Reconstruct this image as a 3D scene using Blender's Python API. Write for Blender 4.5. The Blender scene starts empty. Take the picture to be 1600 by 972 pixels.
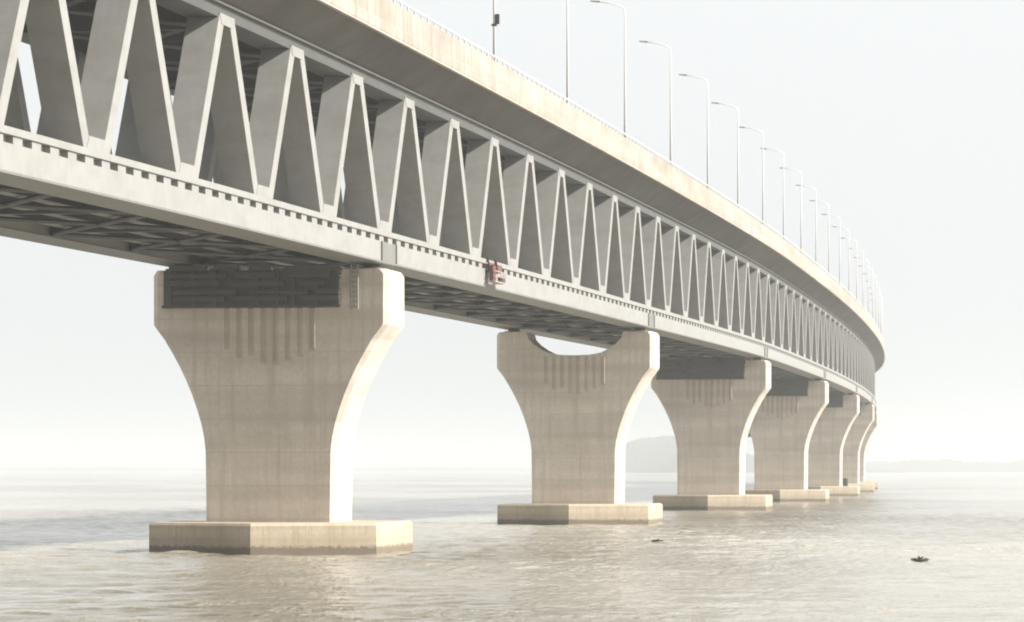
import bpy, math, random
import numpy as np
from mathutils import Vector
random.seed(7)
R = math.radians
sc = bpy.context.scene
COL = sc.collection

# ---------------------------------------------------------------- camera, sky, sun, exposure
cam_d = bpy.data.cameras.new("camera")
cam = bpy.data.objects.new("camera", cam_d); COL.objects.link(cam)
cam.location = (0, 0, 6.0); cam.rotation_euler = (R(90), 0, 0)
cam_d.sensor_width = 36; cam_d.lens = 6135.2/1600*36
cam_d.shift_y = 247/1600
cam_d.clip_start = 1; cam_d.clip_end = 60000
sc.camera = cam

SUN_EL, SUN_AZ = 34.0, 99.0          # azimuth clockwise from +Y (the view direction)
w = bpy.data.worlds.new("World"); sc.world = w; w.use_nodes = True
nt = w.node_tree; nt.nodes.clear()
sky = nt.nodes.new("ShaderNodeTexSky"); sky.sky_type = 'NISHITA'; sky.sun_disc = False
sky.sun_elevation = R(SUN_EL); sky.sun_rotation = R(SUN_AZ)
sky.dust_density = 6.0; sky.ozone_density = 1.0; sky.air_density = 1.0
hs = nt.nodes.new("ShaderNodeHueSaturation"); hs.inputs['Saturation'].default_value = 0.12
mx = nt.nodes.new("ShaderNodeMix"); mx.data_type = 'RGBA'
mx.inputs[0].default_value = 0.72
mx.inputs[7].default_value = (7.0, 7.22, 7.26, 1)      # even overcast veil over the sky
bg = nt.nodes.new("ShaderNodeBackground"); bg.inputs[1].default_value = 0.1
out = nt.nodes.new("ShaderNodeOutputWorld")
nt.links.new(sky.outputs[0], hs.inputs['Color']); nt.links.new(hs.outputs[0], mx.inputs[6])
# the whole sky is dimmed behind the viewer to darken faces turned that way
tc_ = nt.nodes.new("ShaderNodeTexCoord"); sx = nt.nodes.new("ShaderNodeSeparateXYZ"); nt.links.new(tc_.outputs['Generated'], sx.inputs[0])
mr = nt.nodes.new("ShaderNodeMapRange"); mr.inputs[1].default_value = -0.8; mr.inputs[2].default_value = 0.8; mr.inputs[3].default_value = 0.62; mr.inputs[4].default_value = 1.0
nt.links.new(sx.outputs['Y'], mr.inputs[0])
ml = nt.nodes.new("ShaderNodeMix"); ml.data_type = 'RGBA'; ml.blend_type = 'MULTIPLY'; ml.inputs[0].default_value = 1.0
nt.links.new(mx.outputs[2], ml.inputs[6]); nt.links.new(mr.outputs[0], ml.inputs[7])
nt.links.new(ml.outputs[2], bg.inputs[0]); nt.links.new(bg.outputs[0], out.inputs[0])

sd = bpy.data.lights.new("sun", 'SUN'); sd.energy = 5.0; sd.angle = R(3.0); sd.color = (1.0, 0.945, 0.87)
so = bpy.data.objects.new("sun", sd); COL.objects.link(so)
sdir = Vector((math.sin(R(SUN_AZ))*math.cos(R(SUN_EL)), math.cos(R(SUN_AZ))*math.cos(R(SUN_EL)), math.sin(R(SUN_EL))))
so.rotation_euler = sdir.to_track_quat('Z', 'Y').to_euler(); so.location = (200, -50, 200)
sc.view_settings.view_transform = 'Standard'; sc.view_settings.look = 'None'
sc.view_settings.exposure = 0.70; sc.view_settings.gamma = 1.0
sc.render.engine = 'CYCLES'
sc.cycles.pixel_filter_type = 'BLACKMAN_HARRIS'; sc.cycles.filter_width = 2.0
sc.cycles.max_bounces = 8; sc.cycles.volume_bounces = 3

# ---------------------------------------------------------------- materials
def mat(name, base, rough=0.7, metallic=0.0):
    m = bpy.data.materials.new(name); m.use_nodes = True
    b = m.node_tree.nodes['Principled BSDF']
    b.inputs['Base Color'].default_value = (*base, 1); b.inputs['Roughness'].default_value = rough
    b.inputs['Metallic'].default_value = metallic
    return m, m.node_tree, b
def nd(t, k, **kw):
    n = t.nodes.new(k)
    for a, v in kw.items(): setattr(n, a, v)
    return n
def noise(t, vec, scale, detail=4, rough=0.55):
    n = nd(t, 'ShaderNodeTexNoise'); n.inputs['Scale'].default_value = scale
    n.inputs['Detail'].default_value = detail; n.inputs['Roughness'].default_value = rough
    t.links.new(vec, n.inputs['Vector']); return n.outputs['Fac']
def mapping(t, src, sca, loc=(0,0,0)):
    n = nd(t, 'ShaderNodeMapping'); n.inputs['Scale'].default_value = sca; n.inputs['Location'].default_value = loc
    t.links.new(src, n.inputs['Vector']); return n.outputs[0]
def ramp(t, fac, stops):
    n = nd(t, 'ShaderNodeValToRGB'); e = n.color_ramp.elements
    while len(e) < len(stops): e.new(0.5)
    for q, (p, c) in zip(e, stops): q.position = p; q.color = (*c, 1) if len(c) == 3 else c
    t.links.new(fac, n.inputs[0]); return n.outputs[0]
def mixc(t, fac, a, b, mode='MIX'):
    n = nd(t, 'ShaderNodeMix', data_type='RGBA', blend_type=mode)
    if isinstance(fac, float): n.inputs[0].default_value = fac
    else: t.links.new(fac, n.inputs[0])
    for i, v in ((6, a), (7, b)):
        if isinstance(v, tuple): n.inputs[i].default_value = (*v, 1)
        else: t.links.new(v, n.inputs[i])
    return n.outputs[2]
def bump(t, b, h, strength, dist=0.05):
    n = nd(t, 'ShaderNodeBump'); n.inputs['Strength'].default_value = strength; n.inputs['Distance'].default_value = dist
    t.links.new(h, n.inputs['Height']); t.links.new(n.outputs[0], b.inputs['Normal'])

def concrete(name, c_lo, c_hi, stain, lift=2.4, streaks=True, joints=None, tide=None):
    m, t, b = mat(name, c_hi, 0.85)
    co = nd(t, 'ShaderNodeTexCoord').outputs['Object']
    big = noise(t, mapping(t, co, (0.22, 0.22, 0.30)), 1.0, 5)
    col = ramp(t, big, [(0.3, c_lo), (0.7, c_hi)])
    # horizontal pour lifts, each with its own tone
    band = noise(t, mapping(t, co, (0.02, 0.02, 1/lift)), 1.6, 1, 0.4)
    col = mixc(t, 0.5, col, ramp(t, band, [(0.35, (0.70, 0.68, 0.65)), (0.62, (1.06, 1.05, 1.03))]), 'MULTIPLY')
    fine = noise(t, co, 3.2, 6, 0.65)
    col = mixc(t, 0.55, col, ramp(t, fine, [(0.3, (0.80, 0.78, 0.75)), (0.7, (1.08, 1.07, 1.05))]), 'MULTIPLY')
    if streaks:
        st = noise(t, mapping(t, co, (1.5, 1.5, 0.06)), 1.0, 4, 0.7)
        f = ramp(t, st, [(0.48, (0, 0, 0)), (0.68, (0.85, 0.85, 0.85))])
        col = mixc(t, f, col, stain)
    sp = nd(t, 'ShaderNodeSeparateXYZ'); t.links.new(co, sp.inputs[0])
    if joints:                       # cast joints every `step` metres along an axis
        ax, step, wid, dark = joints
        d = nd(t, 'ShaderNodeMath', operation='PINGPONG'); t.links.new(sp.outputs[ax], d.inputs[0]); d.inputs[1].default_value = step/2
        l = nd(t, 'ShaderNodeMath', operation='LESS_THAN'); t.links.new(d.outputs[0], l.inputs[0]); l.inputs[1].default_value = wid
        k_ = nd(t, 'ShaderNodeMath', operation='MULTIPLY'); t.links.new(l.outputs[0], k_.inputs[0]); k_.inputs[1].default_value = dark
        col = mixc(t, k_.outputs[0], col, stain)
    if tide:                         # wet band with an uneven upper edge
        e = nd(t, 'ShaderNodeMath', operation='MULTIPLY_ADD'); t.links.new(fine, e.inputs[0]); e.inputs[1].default_value = -0.9; t.links.new(sp.outputs['Z'], e.inputs[2])
        col = mixc(t, ramp(t, e.outputs[0], [(0.0, (0.85,)*3), (0.22, (0.0,)*3)]), col, tide)
    t.links.new(col, b.inputs['Base Color'])
    bump(t, b, fine, 0.35, 0.04)
    return m
M_PIER = concrete('pier_concrete', (0.60, 0.55, 0.485), (0.74, 0.69, 0.62), (0.50, 0.44, 0.37), joints=('Z', 2.4, 0.045, 0.55))
M_CAP = concrete('pile_cap_concrete', (0.42, 0.355, 0.265), (0.56, 0.485, 0.38), (0.36, 0.28, 0.19), lift=1.1, tide=(0.13, 0.105, 0.075))
M_PARA = concrete('parapet_concrete', (0.34, 0.305, 0.26), (0.46, 0.435, 0.40), (0.25, 0.205, 0.155), lift=3, joints=('Y', 6.25, 0.07, 0.7))
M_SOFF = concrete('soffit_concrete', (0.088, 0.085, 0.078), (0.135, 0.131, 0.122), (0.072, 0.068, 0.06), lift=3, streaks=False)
M_RIB = concrete('rib_concrete', (0.45, 0.40, 0.34), (0.56, 0.51, 0.445), (0.36, 0.31, 0.25))
def paint(name, c, dirt, rough=0.5, amt=0.5):
    m, t, b = mat(name, c, rough)
    co = nd(t, 'ShaderNodeTexCoord').outputs['Object']
    n1 = noise(t, mapping(t, co, (0.35, 0.35, 0.8)), 1.0, 5, 0.6)
    f = ramp(t, n1, [(0.42, (0, 0, 0)), (0.72, (amt, amt, amt))])
    col = mixc(t, f, c, dirt)
    n2 = noise(t, mapping(t, co, (1.6, 1.6, 0.25)), 1.0, 4, 0.7)
    col = mixc(t, 0.4, col, ramp(t, n2, [(0.35, (0.84, 0.83, 0.80)), (0.65, (1.03, 1.03, 1.02))]), 'MULTIPLY')
    t.links.new(col, b.inputs['Base Color'])
    return m
M_STEEL = paint('white_grey_paint', (0.305, 0.305, 0.295), (0.23, 0.215, 0.187))
M_GREY = paint('grey_paint', (0.19, 0.19, 0.18), (0.15, 0.14, 0.125))
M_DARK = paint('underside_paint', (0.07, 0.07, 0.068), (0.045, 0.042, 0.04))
M_CHORD = paint('shaded_chord_paint', (0.085, 0.088, 0.08), (0.06, 0.058, 0.05))  # shade under the deck overhang is put into this top chord colour
M_HEADSHADE = paint('head_shade_tone', (0.065, 0.065, 0.058), (0.12, 0.10, 0.08), amt=0.5)  # dark tone standing in for shadow on the pier heads
M_BLACK = paint('dark_rubber', (0.035, 0.034, 0.032), (0.06, 0.05, 0.04))
M_GALV = paint('galvanised_steel', (0.88, 0.88, 0.88), (0.8, 0.8, 0.8), 0.45)
M_RED = paint('faded_red_paint', (0.13, 0.05, 0.042), (0.18, 0.10, 0.085))
M_PINK = paint('pale_pink_paint', (0.42, 0.33, 0.31), (0.36, 0.27, 0.25))
M_GLASS, _, _b = mat('lamp_glass', (0.7, 0.7, 0.68), 0.2)
M_ASPH = concrete('asphalt', (0.045, 0.045, 0.045), (0.07, 0.07, 0.068), (0.05, 0.05, 0.05), streaks=False)

# ---------------------------------------------------------------- mesh helpers
class MB:
    def __init__(s): s.v = []; s.f = []
    def poly(s, pts, faces):
        k = len(s.v); s.v += [tuple(p) for p in pts]; s.f += [tuple(i+k for i in f) for f in faces]
    def hexa(s, p):               # 8 points: bottom ring 0-3, top ring 4-7
        s.poly(p, [(3,2,1,0), (4,5,6,7), (0,1,5,4), (1,2,6,5), (2,3,7,6), (3,0,4,7)])
    def box(s, x0, x1, y0, y1, z0, z1):
        s.hexa([(x0,y0,z0),(x1,y0,z0),(x1,y1,z0),(x0,y1,z0),(x0,y0,z1),(x1,y0,z1),(x1,y1,z1),(x0,y1,z1)])
    def prism(s, ring0, ring1):
        n = len(ring0); f = [tuple(range(n))[::-1], tuple(range(n, 2*n))]
        f += [(i, (i+1) % n, n+(i+1) % n, n+i) for i in range(n)]
        s.poly(list(ring0)+list(ring1), f)
    def tube(s, pts, rad, n=8):
        if not isinstance(rad, (list, tuple)): rad = [rad]*len(pts)
        rings = []
        for i, p in enumerate(pts):
            a = Vector(pts[max(i-1, 0)]); b = Vector(pts[min(i+1, len(pts)-1)])
            d = (b-a).normalized(); u = d.cross(Vector((0.3, 0.9, 0.1)) if abs(d.z) > .5 else Vector((0, 0, 1))).normalized(); v = d.cross(u)
            rings.append([Vector(p)+rad[i]*(math.cos(2*math.pi*k/n)*u+math.sin(2*math.pi*k/n)*v) for k in range(n)])
        k0 = len(s.v)
        for r in rings: s.v += [tuple(p) for p in r]
        for i in range(len(rings)-1):
            for k in range(n):
                a = k0+i*n+k; b = k0+i*n+(k+1) % n
                s.f.append((a, b, b+n, a+n))
        s.f.append(tuple(k0+k for k in range(n))[::-1]); s.f.append(tuple(k0+(len(rings)-1)*n+k for k in range(n)))
    def build(s, name, m, parent=None, smooth=False, recalc=True):
        me = bpy.data.meshes.new(name); me.from_pydata(s.v, [], s.f); me.validate()
        if recalc:
            import bmesh
            bm = bmesh.new(); bm.from_mesh(me); bmesh.ops.recalc_face_normals(bm, faces=bm.faces); bm.to_mesh(me); bm.free()
        me.materials.append(m)
        if smooth:
            for p in me.polygons: p.use_smooth = True
        o = bpy.data.objects.new(name, me); COL.objects.link(o)
        if parent is not None: o.parent = parent
        return o
def tag(o, label=None, cat=None, group=None, kind=None):
    if label: o['label'] = label
    if cat: o['category'] = cat
    if group: o['group'] = group
    if kind: o['kind'] = kind
    return o
def empty(name, loc=(0,0,0), rz=0):
    o = bpy.data.objects.new(name, None); COL.objects.link(o); o.location = loc; o.rotation_euler = (0, 0, rz)
    o.empty_display_size = 1
    return o

# ---------------------------------------------------------------- the bridge's line (plan curve and long profile)
TS = [-200, 0, 150, 300, 450, 600, 750, 900, 1050, 1200, 1350, 1500, 2000]
TH = [11.13, 9.67, 8.9, 8.11, 7.63, 6.9, 6.2, 5.2, 3.2, 0.8, -1.8, -4.4, -12]
ZZ = [16.6, 17.12, 17.85, 18.81, 19.08, 19.3, 19.6, 19.8, 19.7, 19.3, 18.6, 17.7, 14]
S = np.arange(-200, 2000.5, 1.0)
th_ = np.radians(np.interp(S, TS, TH)); z_ = np.interp(S, TS, ZZ) + 6.0
kern = np.ones(61)/61
z_ = np.convolve(np.pad(z_, 30, mode='reflect', reflect_type='odd'), kern, 'valid')
X_ = np.cumsum(np.sin(th_)); Y_ = np.cumsum(np.cos(th_)); X_ += -9.212-X_[200]; Y_ += 283.5-Y_[200]
def F(s, lat, dz):
    """point at chainage s, lat metres right of the near truss face, dz above the rail-deck edge"""
    x = np.interp(s, S, X_); y = np.interp(s, S, Y_); t = np.interp(s, S, th_); z = np.interp(s, S, z_)
    return Vector((x+lat*math.cos(t), y-lat*math.sin(t), z+dz))
def heading(s): return float(np.interp(s, S, th_))
S0, S1 = -150.0, 1650.0
def sweep(mb, prof, s0=S0, s1=S1, step=9.375):
    n = max(1, int(round((s1-s0)/step))); m = len(prof); k = len(mb.v)
    for i in range(n+1):
        s = s0+(s1-s0)*i/n
        mb.v += [tuple(F(s, a, b)) for a, b in prof]
    for i in range(n):
        for j in range(m):
            a = k+i*m+j; b = k+i*m+(j+1) % m
            mb.f.append((a, b, b+m, a+m))
    mb.f.append(tuple(k+j for j in range(m))); mb.f.append(tuple(k+n*m+j for j in range(m))[::-1])
def rect(l0, l1, z0, z1): return [(l0, z0), (l1, z0), (l1, z1), (l0, z1)]
def span_box(mb, s0, s1, l0, l1, z0, z1):
    mb.hexa([F(s0,l0,z0), F(s0,l1,z0), F(s1,l1,z0), F(s1,l0,z0), F(s0,l0,z1), F(s0,l1,z1), F(s1,l1,z1), F(s1,l0,z1)])
def comb(mb, lo, lin, lb, z0, z1, s0, s1, pitch=3.125, solid=1.55):
    """one continuous strip whose front edge steps in and out like the seats under a walkway"""
    st = []; s = s0
    while s < s1: st += [(s, lo), (s+solid, lo), (s+solid+.01, lin), (s+pitch-.01, lin)]; s += pitch
    k = len(mb.v)
    for s, l in st: mb.v += [tuple(F(s, q, z)) for q, z in ((l, z0), (lb, z0), (lb, z1), (l, z1))]
    for i in range(len(st)-1):
        for j in range(4):
            a = k+i*4+j; b_ = k+i*4+(j+1) % 4; mb.f.append((a, b_, b_+4, a+4))
    mb.f.append((k, k+1, k+2, k+3)); e = len(mb.v)-4; mb.f.append((e+3, e+2, e+1, e))
P = 18.75; FAR = -16.0                # panel length, outer face of the far truss

# ---------------------------------------------------------------- water and far land
m, t, b = mat('river_water', (0.36, 0.32, 0.25), 0.12)
b.inputs['IOR'].default_value = 1.42
co = nd(t, 'ShaderNodeTexCoord').outputs['Object']
n1 = noise(t, mapping(t, co, (1.6, 0.8, 1)), 1.0, 4, 0.65)
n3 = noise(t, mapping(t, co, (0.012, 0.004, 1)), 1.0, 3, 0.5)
n2 = noise(t, mapping(t, co, (0.22, 0.11, 1)), 1.0, 3, 0.5)
gust = noise(t, mapping(t, co, (0.02, 0.012, 1)), 1.0, 3, 0.5)
md = nd(t, 'ShaderNodeMath', operation='MULTIPLY_ADD'); t.links.new(n2, md.inputs[0]); md.inputs[1].default_value = 1.6; t.links.new(n1, md.inputs[2])
gm = nd(t, 'ShaderNodeMapRange'); t.links.new(gust, gm.inputs[0]); gm.inputs[1].default_value = 0.35; gm.inputs[2].default_value = 0.65; gm.inputs[3].default_value = 0.35; gm.inputs[4].default_value = 1.0
gg = nd(t, 'ShaderNodeMath', operation='MULTIPLY'); t.links.new(md.outputs[0], gg.inputs[0]); t.links.new(gm.outputs[0], gg.inputs[1])
bump(t, b, gg.outputs[0], 1.0, 0.30)
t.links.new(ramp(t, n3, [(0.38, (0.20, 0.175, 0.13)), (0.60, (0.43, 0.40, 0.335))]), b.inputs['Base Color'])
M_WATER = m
def waves(Xg, Yg):
    rs = np.random.RandomState(3); H = np.zeros_like(Xg)
    for k in range(46):
        lam = 1.3*(14/1.3)**rs.rand(); a = rs.normal(math.pi*0.62, 0.55); ph = rs.rand()*6.283
        H += 0.0095*lam**0.40*np.sin(6.283/lam*(Xg*math.cos(a)+Yg*math.sin(a))+ph+0.6*np.sin(Xg*.05*rs.rand()+Yg*.03*rs.rand()))
    # gusts: rougher and calmer patches
    g = 0.75+0.35*np.sin(Xg*.043+1.3+1.2*np.sin(Yg*.017))*np.sin(Yg*.022+.8*np.sin(Xg*.03))
    return H*g
def water_mesh():
    xs = np.concatenate([[-14000, -4000, -1200, -400, -220, -160], np.arange(-130, 150.01, 0.5), [190, 260, 500, 1300, 4000, 14000]])
    ys = np.concatenate([[-300, 0, 70, 120], np.arange(140, 330, 0.5), np.arange(330, 560, 1.0), np.arange(560, 1000, 3.0), [1030, 1100, 1300, 2500, 6000, 14500]])
    Xg, Yg = np.meshgrid(xs, ys)
    edge = np.clip((Xg+130)/15, 0, 1)*np.clip((150-Xg)/15, 0, 1)*np.clip((Yg-140)/10, 0, 1)*np.clip((1000-Yg)/600, 0, 1)
    Z = waves(Xg, Yg)*edge
    co_ = np.stack([Xg, Yg, Z], -1).reshape(-1, 3).astype(np.float32); ny, nx = Xg.shape
    idx = np.arange(ny*nx).reshape(ny, nx)
    q = np.stack([idx[:-1, :-1], idx[:-1, 1:], idx[1:, 1:], idx[1:, :-1]], -1).reshape(-1, 4).astype(np.int32)
    me = bpy.data.meshes.new('water'); me.vertices.add(len(co_)); me.vertices.foreach_set('co', co_.ravel())
    me.loops.add(q.size); me.loops.foreach_set('vertex_index', q.ravel())
    me.polygons.add(len(q)); me.polygons.foreach_set('loop_start', np.arange(0, q.size, 4, dtype=np.int32)); me.polygons.foreach_set('loop_total', np.full(len(q), 4, dtype=np.int32))
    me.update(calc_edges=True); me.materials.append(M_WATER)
    me.polygons.foreach_set('use_smooth', np.ones(len(q), dtype=bool))
    o = bpy.data.objects.new('water', me); COL.objects.link(o); return o
tag(water_mesh(), kind='structure')

M_LAND = concrete('wooded_land', (0.05, 0.065, 0.035), (0.10, 0.11, 0.07), (0.06, 0.07, 0.04), streaks=False)
def ridge(name, ux0, ux1, dist, prof, depth, rough):
    """a strip of land across the view at a given distance; prof(u) gives its height in metres"""
    mb = MB(); n = 260; rows = 7
    rr = random.Random(name)
    for j in range(rows):
        q = j/(rows-1); sh = math.sin(math.pi*min(q*0.5+0.0, 1)) if j else 0
        for i in range(n+1):
            u = ux0+(ux1-ux0)*i/n; x = (u-800)/6135.2*dist
            h = prof(u)*sh*(1+rough*(rr.random()-.5)) if j else -0.8
            mb.v.append((x, dist+depth*q, h))
    for j in range(rows-1):
        for i in range(n):
            a = j*(n+1)+i; mb.f.append((a, a+1, a+n+2, a+n+1))
    k = len(mb.v)
    for i in range(n+1):
        u = ux0+(ux1-ux0)*i/n; mb.v.append(((u-800)/6135.2*dist, dist+depth*1.6, -0.8))
    a0 = (rows-1)*(n+1)
    for i in range(n): mb.f.append((a0+i, a0+i+1, k+i+1, k+i))
    return tag(mb.build(name, M_LAND, recalc=False, smooth=True), kind='structure')
def hill_h(u):
    b_ = 40*math.exp(-((u-1085)/135)**2 if u > 1085 else -((u-1085)/150)**4)
    return max(b_, 0.0)+1.0+0.9*math.sin(u*.05)
ridge('hills', 900, 1420, 6600, lambda u: 1.56*hill_h(u)+2.0*math.sin(u*.09)*math.sin(u*.037), 500, 0.05)
ridge('far_bank', 1180, 2200, 8000, lambda u: 23+2.0*math.sin(u*.031)+1.2*math.sin(u*.11), 200, 0.25)
ridge('far_shore', -10000, 12000, 11500, lambda u: 10+2*math.sin(u*.013), 500, 0.2)

# ---------------------------------------------------------------- the bridge superstructure
br = empty('truss_bridge', tuple(F(0, -7.6, 0)))
br['label'] = 'long curving double-deck steel truss bridge with pale zigzag diagonals over the river'; br['category'] = 'bridge'
def B(mb, name, m, parent=None, smooth=False):
    off = br.location
    mb.v = [(a-off.x, b_-off.y, c-off.z) for a, b_, c in mb.v]
    return mb.build(name, m, parent or br, smooth)

mb = MB()      # road deck with haunched overhangs
sweep(mb, [(0.0, 11.0), (2.65, 12.80), (2.65, 12.93), (2.878, 12.93), (2.878, 13.62), (-18.88, 13.62), (-18.88, 12.93), (-18.65, 12.93), (-18.65, 12.80),
           (-16.0, 11.0), (-13.8, 11.0), (-12.4, 12.3), (-3.6, 12.3), (-2.2, 11.0)])
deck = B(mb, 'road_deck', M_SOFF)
mb = MB(); sweep(mb, rect(-18.3, 2.4, 13.624, 13.70)); B(mb, 'road_surface', M_ASPH, deck)
for side in (1, -1):
    mb = MB()
    a = 2.93 if side > 0 else -18.93
    pr = [(a, 12.90), (a, 13.55), (a-side*0.05, 13.62), (a-side*0.05, 15.22), (a-side*0.30, 15.22), (a-side*0.42, 13.9), (a-side*0.42, 13.70), (a-side*0.045, 13.70), (a-side*0.045, 12.90)]
    sweep(mb, pr); pa = B(mb, 'parapet', M_PARA)
    mb = MB()
    sweep(mb, rect(a-side*0.28, a-side*0.16, 15.62, 15.72))
    s = S0
    while s < S1: span_box(mb, s, s+0.12, a-side*0.27, a-side*0.17, 15.22, 15.62); s += 2.5
    B(mb, 'handrail', M_GALV, pa)
mb = MB(); sweep(mb, rect(2.62, 2.90, 12.74, 12.90)); B(mb, 'drip_edge', M_RIB, deck)
mb = MB(); s = S0
while s < S1:
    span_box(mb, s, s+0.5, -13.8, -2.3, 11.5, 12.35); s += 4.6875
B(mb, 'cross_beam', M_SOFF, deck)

for side in (0, 1):
    a, c = ((-0.06, -2.1) if side == 0 else (FAR+0.06, FAR+2.1))
    mb = MB(); sweep(mb, rect(a, c, 10.15, 10.995))
    tc = B(mb, 'top_chord', M_CHORD)
    if side == 0:
        mb = MB(); sweep(mb, rect(0.0, 0.22, 10.90, 11.02)); B(mb, 'flange', M_GREY, tc)
    # bottom chord: deep box girder, row of seats, edge strip
    sg = 1 if side == 0 else -1; a = 0.30 if side == 0 else FAR-0.30
    mb = MB(); sweep(mb, [(a, -2.22), (a, -0.82), (a-sg*2.5, -0.82), (a-sg*2.5, -2.22)])
    bc = B(mb, 'bottom_chord', M_STEEL)
    mb = MB(); sweep(mb, rect(a+sg*0.10, a-sg*2.6, -2.35, -2.224)); B(mb, 'flange', M_GREY, bc)
    mb = MB(); comb(mb, a-sg*0.03, a-sg*0.38, a-sg*1.6, -0.816, -0.402, S0, 1100)
    B(mb, 'bracket', M_STEEL, bc)
    mb = MB(); sweep(mb, rect(a+sg*0.08, a-sg*2.3, -0.40, -0.02)); B(mb, 'walkway', M_STEEL, bc)
    for n in range(0, 88, 8):
        mb = MB()
        span_box(mb, n*P-2.6, n*P+2.6, a-sg*0.4, a+sg*0.035, -2.20, -0.84)
        for e in (-2.7, 2.5): span_box(mb, n*P+e, n*P+e+0.2, a-sg*0.4, a+sg*0.12, -2.21, -0.83)
        if side == 0 or n == 0: B(mb, 'joint_panel', M_GREY if side else M_JOINT, bc) if False else B(mb, 'joint_panel', M_GREY, bc)

def diag(mb, n, up, side):
    """box member from bottom node n up to the apex half a panel ahead (up=1) or behind (up=-1)"""
    l0, l1 = (0.0, -1.95) if side == 0 else (FAR, FAR+1.95)
    hw = 0.68
    sb = n*P+up*1.55; st = (n+0.5*up)*P-up*1.15
    p = []
    for (s, z) in ((sb, -0.35), (st, 10.30)):
        p += [F(s-hw, l0, z), F(s+hw, l0, z), F(s+hw, l1, z), F(s-hw, l1, z)]
    mb.hexa(p)
rest = MB()
for n in range(-7, 86):
    for up in (1, -1):
        for side in (0, 1):
            if (side == 0 and -6 <= n <= 27) or (side == 1 and -6 <= n <= 9):
                mb = MB(); diag(mb, n, up, side); B(mb, 'diagonal', M_STEEL)
            elif n <= 84: diag(rest, n, up, side)
o = B(rest, 'diagonal', M_STEEL); o['kind'] = 'stuff'
# gusset plates at apexes and bottom nodes of the near truss
mbg = MB()
for n in range(-7, 60):
    for c, z0, z1, w0, w1 in (((n+.5)*P, 9.75, 10.40, 1.35, 1.85), (n*P, -0.3, 0.75, 2.2, 1.5)):
        for l in (0.0, FAR-0.03):
            p = [F(c-w0, l, z0), F(c+w0, l, z0), F(c+w0, l+.03, z0), F(c-w0, l+.03, z0), F(c-w1, l, z1), F(c+w1, l, z1), F(c+w1, l+.03, z1), F(c-w1, l+.03, z1)]
            mbg.hexa(p)
o = B(mbg, 'gusset_plate', M_STEEL); o['kind'] = 'stuff'

# rail deck, stringers, floor beams and plan bracing seen from below
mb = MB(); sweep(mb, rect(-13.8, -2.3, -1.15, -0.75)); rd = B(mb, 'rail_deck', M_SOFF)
for l in (-3.8, -6.4, -9.4, -12.2):
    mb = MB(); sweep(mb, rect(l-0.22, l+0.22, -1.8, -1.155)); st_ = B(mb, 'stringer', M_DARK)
    mb = MB(); sweep(mb, rect(l-0.42, l+0.42, -1.86, -1.80)); B(mb, 'flange', M_GREY, st_)
for n in range(-8, 60):
    s = n*P
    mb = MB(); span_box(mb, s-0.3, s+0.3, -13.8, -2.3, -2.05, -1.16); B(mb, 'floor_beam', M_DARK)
mb = MB()
for n in range(-8, 60):
    for q in (0, 1):
        a_, b_ = F(n*P, -2.2 if q else -13.8, -2.12), F((n+1)*P, -13.8 if q else -2.2, -2.12)
        mb.tube([a_, b_], 0.16, 6)
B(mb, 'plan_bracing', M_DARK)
mb = MB()      # top lateral bracing and sway frames between the trusses
for n in range(-8, 60):
    c = (n+.5)*P
    span_box(mb, c-0.35, c+0.35, -14.0, -2.1, 9.6, 10.9)
    for q in (0, 1):
        mb.tube([F(c, -2.1 if q else -13.9, 9.9), F(c+P, -13.9 if q else -2.1, 9.9)], 0.18, 6)
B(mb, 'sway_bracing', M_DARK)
# service pipe and cable trays on the rail deck
mb = MB(); mb.tube([F(s, -12.9, 0.35) for s in np.arange(S0, 1300, 12.5)], 0.38, 10); B(mb, 'gas_pipe', M_GREY, rd, True)
for l in (-5.9, -4.4, -9.9, -8.4):
    mb = MB(); sweep(mb, rect(l-.06, l+.06, -0.75, -0.45), S0, 1300); B(mb, 'rail', M_DARK, rd)

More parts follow.
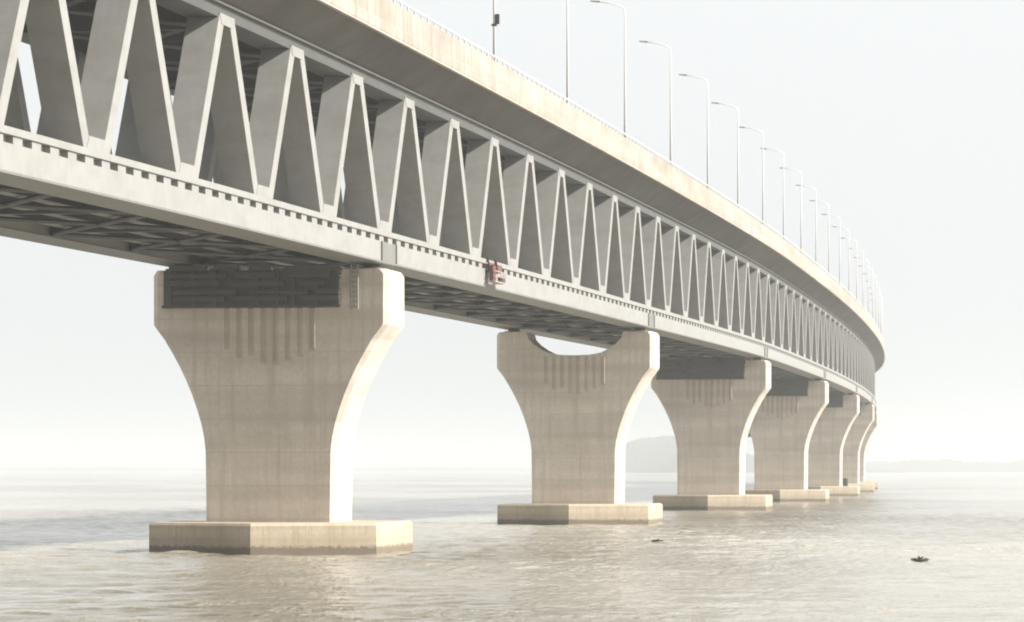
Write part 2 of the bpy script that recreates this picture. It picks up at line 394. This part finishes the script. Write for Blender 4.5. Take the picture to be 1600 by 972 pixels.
# ---------------------------------------------------------------- piers
CL = -7.75
def make_pier(s, label, capc):
    c = F(s, CL, 0); c.z = 0; th = heading(s)
    root = empty('bridge_pier', tuple(c), -th)
    tag(root, label, 'bridge pier', 'concrete piers carrying the bridge')
    top = float(F(s, 0, -2.82).z); base = 2.2
    # half width by height above base, outer profile from neck to vertical head
    hd = top-4.0
    prof = [(base, 4.75), (base+3.0, 4.78), (hd-9.0, 4.82), (hd-8.0, 4.93), (hd-7.0, 5.15), (hd-6.0, 5.45), (hd-5.0, 5.80), (hd-4.0, 6.22), (hd-3.0, 6.70), (hd-2.0, 7.25), (hd-1.0, 7.85), (hd-0.15, 8.50), (hd, 8.60), (hd+0.2, 8.65), (top-0.35, 8.65), (top, 8.4)]
    notch = [(5.35, top), (5.15, top-0.7), (4.6, top-1.3), (3.8, top-1.85), (2.9, top-2.3), (1.7, top-2.52), (0, top-2.58)]
    T = 3.15; ch = 0.35
    def pt(x, y, z): return (x, y, z)
    mb = MB()
    # right half cross-sections: outer x(z) and notch lower bound, meshed in strips
    right = [(wd, z) for z, wd in prof]
    inner = notch
    ring = right + inner + [(-x, z) for x, z in inner[:-1][::-1]] + [(-x, z) for x, z in right[::-1]]
    def inset(x, z, k):      # chamfer: pull outer side profile in on the faces
        return (x-math.copysign(k, x) if abs(x) > 4 and (abs(x), z) in rs else x, z)
    rs = set((round(a, 4), round(b_, 4)) for a, b_ in right)
    def face_ring(k, y): 
        o = []
        for x, z in ring:
            if (round(abs(x), 4), round(z, 4)) in rs: x = x-math.copysign(k, x)
            o.append((x, y, z))
        return o
    rings = [face_ring(ch, -T), face_ring(0, -T+ch), face_ring(0, T-ch), face_ring(ch, T)]
    n = len(ring); k = 0
    for r_ in rings: mb.v += r_
    for i in range(3):
        for j in range(n):
            a = i*n+j; b_ = i*n+(j+1) % n
            mb.f.append((a, b_, b_+n, a+n))
    # front and back caps as horizontal strips up to notch bottom then horns (simple ngons)
    mb.f.append(tuple(range(n))); mb.f.append(tuple(range(3*n, 4*n))[::-1])
    sh = mb.build('shaft', M_PIER, root)
    # vertical flutes below the saddle, proud of the face
    for f_ in (-1, 1):
        for q in range(8):
            x = -3.15+q*0.9; l = [3.0, 3.6, 3.4, 4.0, 4.1, 3.8, 3.5, 3.1][q]
            rb = MB(); y0 = f_*(T+0.003); y1 = f_*(T+0.07)
            zt = top-2.75
            rb.hexa([(x-.21,y0,zt-l),(x+.21,y0,zt-l),(x+.13,y1,zt-l+.3),(x-.13,y1,zt-l+.3),(x-.21,y0,zt),(x+.21,y0,zt),(x+.13,y1,zt-.05),(x-.13,y1,zt-.05)])
            if s < 500 and f_ < 0: rb.build('rib', M_RIB, sh)
    # bearing pedestals and bearings under each bottom chord
    for x in (-7.2, 6.8):
        pb = MB(); pb.box(x-0.8, x+0.8, -1.6, 1.6, top+0.003, top+0.16)
        pd = pb.build('bearing_pedestal', M_PIER, root)
        bb = MB(); bb.prism([(x+.65*math.cos(a), .65*math.sin(a), top+.163) for a in [i*math.pi/8 for i in range(16)]],
                            [(x+.65*math.cos(a), .65*math.sin(a), top+.44) for a in [i*math.pi/8 for i in range(16)]])
        bb.build('bearing', M_BLACK, pd)
    # pile cap: elongated hexagon with a blunt nose up and down stream
    pc = MB(); hexp = [(-8.0, -6.6), (0.5, -11.2), (8.6, -7.0), (8.6, 6.2), (0.0, 11.2), (-8.0, 6.6)]
    bv = 0.18
    def hr(k, z): return [(x*(1-k/9), y*(1-k/9), z) for x, y in hexp]
    for a_, b_ in ((hr(0, -3), hr(0, 2.2-bv)),): pass
    r0, r1, r2 = hr(0, -3), hr(0, 2.2-bv), hr(bv, 2.2)
    pc.v = r0+r1+r2
    for i in range(6):
        j = (i+1) % 6; pc.f.append((i, j, j+6, i+6)); pc.f.append((i+6, j+6, j+12, i+12))
    pc.f.append(tuple(range(12, 18))); pc.f.append(tuple(range(6))[::-1])
    cp = pc.build('pile_cap', M_CAP, root)
    return root, top
names = ['nearest and largest flared concrete pier standing on its hexagonal pile cap',
         'second flared pier from the left with open sky showing through its saddle',
         'third flared pier from the left, just right of the hazy hill',
         'fourth pier from the left, half hidden behind the third pier',
         'fifth pier from the left, greyish with hazy outline, small dark drum on its cap',
         'sixth pier at the right end of the row, fading in haze where the bridge bends',
         'faint pier tucked behind the sixth pier under the bend of the bridge',
         'most distant pier glimpsed behind the others past the bend']
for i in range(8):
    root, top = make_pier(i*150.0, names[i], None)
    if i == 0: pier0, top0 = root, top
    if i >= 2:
        mb = MB(); mb.box(-5.1, 5.1, -1.0, 1.0, top-2.45, top+0.45); mb.build('notch_infill', M_DARK, root)  # dark block added to close the notch against the sky
    if i != 1:       # dark panels added in place of the smudged shadow across the pier head
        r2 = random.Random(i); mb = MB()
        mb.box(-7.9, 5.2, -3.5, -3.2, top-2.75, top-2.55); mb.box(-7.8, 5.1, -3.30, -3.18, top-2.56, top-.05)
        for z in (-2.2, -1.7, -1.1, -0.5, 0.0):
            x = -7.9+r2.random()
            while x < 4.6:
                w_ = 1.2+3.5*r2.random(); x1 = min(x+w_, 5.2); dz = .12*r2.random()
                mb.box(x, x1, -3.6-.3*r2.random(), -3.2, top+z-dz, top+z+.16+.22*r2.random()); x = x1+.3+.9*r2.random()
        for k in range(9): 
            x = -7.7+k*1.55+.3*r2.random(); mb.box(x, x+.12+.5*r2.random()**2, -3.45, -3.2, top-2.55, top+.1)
        mb.build('pier_head_shade', M_HEADSHADE, root)
# access ladder on the near pier head (white, left of the right horn)
mb = MB()
zt = top0
for x in (6.0, 6.5): mb.tube([(x, -3.35, zt-2.9), (x, -3.35, zt+0.3)], 0.07, 6)
for k in range(9): mb.tube([(6.0, -3.35, zt-2.7+k*.35), (6.5, -3.35, zt-2.7+k*.35)], 0.045, 6)
for z in (zt-2.6, zt-1.2): mb.tube([(6.25, -3.35, z), (6.25, -3.12, z)], 0.05, 6)
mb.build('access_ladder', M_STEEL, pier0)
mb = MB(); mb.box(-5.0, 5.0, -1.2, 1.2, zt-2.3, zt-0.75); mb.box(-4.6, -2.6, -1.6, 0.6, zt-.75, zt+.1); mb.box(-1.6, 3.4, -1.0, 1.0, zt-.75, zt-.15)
mb.build('notch_infill', M_DARK, pier0)  # dark blocks added to fill the near pier's notch

# ---------------------------------------------------------------- lamp posts on the near edge
LS = [34+39.6*k for k in range(24)]
def make_lamp():
    root = empty('street_lamp')
    mb = MB(); mb.tube([(0,0,0), (0,0,0.5)], [.26,.24], 10); mb.tube([(0,0,.5), (0,0,14.6), (-0.12,0,15.0)], [.125,.07,.06], 10)
    pole = mb.build('pole', M_GALV, root, True)
    mb = MB(); mb.tube([(-0.12,0,14.98), (-0.7,0,15.30), (-1.6,0,15.52), (-2.6,0,15.66)], [.065,.055,.05,.045], 8)
    arm = mb.build('arm', M_GALV, root, True)
    mb = MB()
    mb.prism([(-2.55,-.13,15.60),(-2.55,.13,15.60),(-2.55,.10,15.76),(-2.55,-.10,15.76)], [(-3.5,-.17,15.72),(-3.5,.17,15.72),(-3.5,.10,15.82),(-3.5,-.10,15.82)])
    h = mb.build('lamp_head', M_GREY, root)
    mb = MB(); mb.prism([(-2.75,-.10,15.60),(-2.75,.10,15.60),(-2.75,.10,15.63),(-2.75,-.10,15.63)], [(-3.4,-.12,15.68),(-3.4,.12,15.68),(-3.4,.12,15.71),(-3.4,-.12,15.71)])
    mb.build('diffuser', M_GLASS, h)
    return root
ordn = ['first','second','third','fourth','fifth','sixth','seventh','eighth','ninth','tenth','eleventh','twelfth']
lamp = make_lamp()
def tree_copy(o, parent=None):
    kids = [c for c in lampkids.get(o, [])]
    c = o.copy(); COL.objects.link(c)
    if parent is not None: c.parent = parent
    for k in kids: tree_copy(k, c)
    return c
lampkids = {}
for o in COL.objects:
    if o.parent is not None: lampkids.setdefault(o.parent, []).append(o)
NL = 22
for i in range(NL):
    o = lamp if i == 0 else tree_copy(lamp)
    s = LS[i]; o.location = F(s, 2.15, 13.70); o.rotation_euler = (0, 0, -heading(s))
    if i == 0: lb = 'leftmost lamp post, cut by the top of the photo, small box on its pole'
    elif i < 12: lb = f'{ordn[i]} tall grey lamp post from the left along the near parapet'
    else: lb = 'faint distant lamp post among those crowded above the bend of the bridge'
    tag(o, lb, 'lamp post', 'lamp posts along the bridge parapet')
mb = MB(); mb.box(0.12, 0.42, -.15, .15, 4.9, 5.7); mb.box(-.2, .2, -.2, .2, 4.75, 4.9)
mb.build('control_box', M_DARK, lamp)

# ---------------------------------------------------------------- small things
# red maintenance cradle hooked on the rail-deck edge
s = 42.5; c = F(s, 0.45, 0); cr = empty('maintenance_cradle', tuple(c), -heading(s)); cr.scale = (0.7, 0.65, 0.7)
tag(cr, 'red and pale pink maintenance cradle hooked over the bottom chord of the bridge', 'work cradle')
# local x = right of bridge, y = along bridge
mb = MB()
for y in (-3.0, 3.0):
    mb.box(-.5, .12, y-.12, y+.12, -.42, .10); mb.box(0.06, .22, y-.12, y+.12, -1.5, .0)
mb.box(0.08, .30, -3.2, 3.4, -.75, -.45)
mb.build('hanger', M_RED, cr)
mb = MB()
mb.box(0.1, 1.15, -4.2, 3.6, -2.75, -2.62)
for y in (-4.15, -2.2, 0, 2.0, 3.5):
    mb.box(1.08, 1.14, y, y+.08, -2.62, -1.5)
mb.box(1.08, 1.14, -4.2, 3.6, -1.52, -1.42); mb.box(1.08, 1.14, -4.2, 3.6, -2.1, -2.03)
mb.build('basket', M_PINK, cr)
mb = MB(); mb.box(0.32, .75, -3.4, -1.0, -2.6, -.8); mb.box(.32, .9, -1.0, 2.4, -1.5, -.6)
mb.build('tarpaulin', M_RED, cr)
mb = MB(); mb.box(0.4, .9, 2.2, 4.6, -2.55, -1.9); mb.build('winch', M_BLACK, cr)

# dark drum on the fifth pile cap
def px(u, v, Y): return Vector(((u-800)/6135.2*Y, Y, 6+(733-v)/6135.2*Y))
c5 = F(600, CL, 0)
p = px(1321, 750, c5.y-6.5); dr = empty('fender_drum', (p.x, p.y, 2.2))
tag(dr, 'small dark drum standing on the pile cap of the fifth pier', 'drum')
mb = MB(); N = 14
mb.prism([(.55*math.cos(i*2*math.pi/N), .55*math.sin(i*2*math.pi/N), .35) for i in range(N)], [(.55*math.cos(i*2*math.pi/N), .55*math.sin(i*2*math.pi/N), 1.75) for i in range(N)])
mb.build('drum_body', M_BLACK, dr)
mb = MB(); mb.box(-.5,.5,-.5,-.3,0,.35); mb.box(-.5,.5,.3,.5,0,.35); mb.build('cradle_foot', M_DARK, dr)

# floating hyacinth mats
M_WEED = concrete('water_weed', (0.09, 0.09, 0.055), (0.17, 0.15, 0.10), (0.09, 0.07, 0.05), streaks=False)
def weed(u, v, wd, lb, seed):
    Y = 6135.2*6/(v-733); r = random.Random(seed)
    mb = MB()
    for k in range(90):
        a = r.random()*6.28; q = math.sqrt(r.random()); x = math.cos(a)*q*wd*.5; y = math.sin(a)*q*wd*1.2
        h = (.06+.12*r.random())*(1.3-q); l = .10+.10*r.random(); b_ = r.random()*6.28; dx, dy = math.cos(b_)*l, math.sin(b_)*l
        mb.poly([(x-dy*.4,y+dx*.4,-.02),(x+dy*.4,y-dx*.4,-.02),(x+dx+dy*.5,y+dy-dx*.5,h),(x+dx*1.4,y+dy*1.4,h*1.1),(x+dx-dy*.5,y+dy+dx*.5,h)], [(0,1,2,3,4)])
    nb = 14
    mb.poly([(math.cos(i*6.283/nb)*wd*.45*(.8+.3*r.random()), math.sin(i*6.283/nb)*wd*1.0, .03) for i in range(nb)], [tuple(range(nb))])
    o = mb.build('floating_weed', M_WEED, recalc=False); o.location = ((u-800)/6135.2*Y, Y, 0.07)
    tag(o, lb, 'floating weed', 'clumps of weed drifting on the river')
weed(1437, 876, 1.1, 'dark clump of weed drifting on open water at the right of the photo', 1)
weed(1027, 847, 0.9, 'small dark clump of weed drifting just below the second pile cap', 2)

# ---------------------------------------------------------------- haze
m = bpy.data.materials.new('haze_air'); m.use_nodes = True; t = m.node_tree; t.nodes.clear()
pv = nd(t, 'ShaderNodeVolumePrincipled'); pv.inputs['Color'].default_value = (0.80, 0.835, 0.86, 1)
pv.inputs['Density'].default_value = 0.00020; pv.inputs['Anisotropy'].default_value = 0.2
ot = nd(t, 'ShaderNodeOutputMaterial'); t.links.new(pv.outputs[0], ot.inputs['Volume'])
mb = MB(); mb.box(-15000, 15000, -400, 15000, -4.5, 75)
h = mb.build('haze', m); tag(h, kind='stuff')
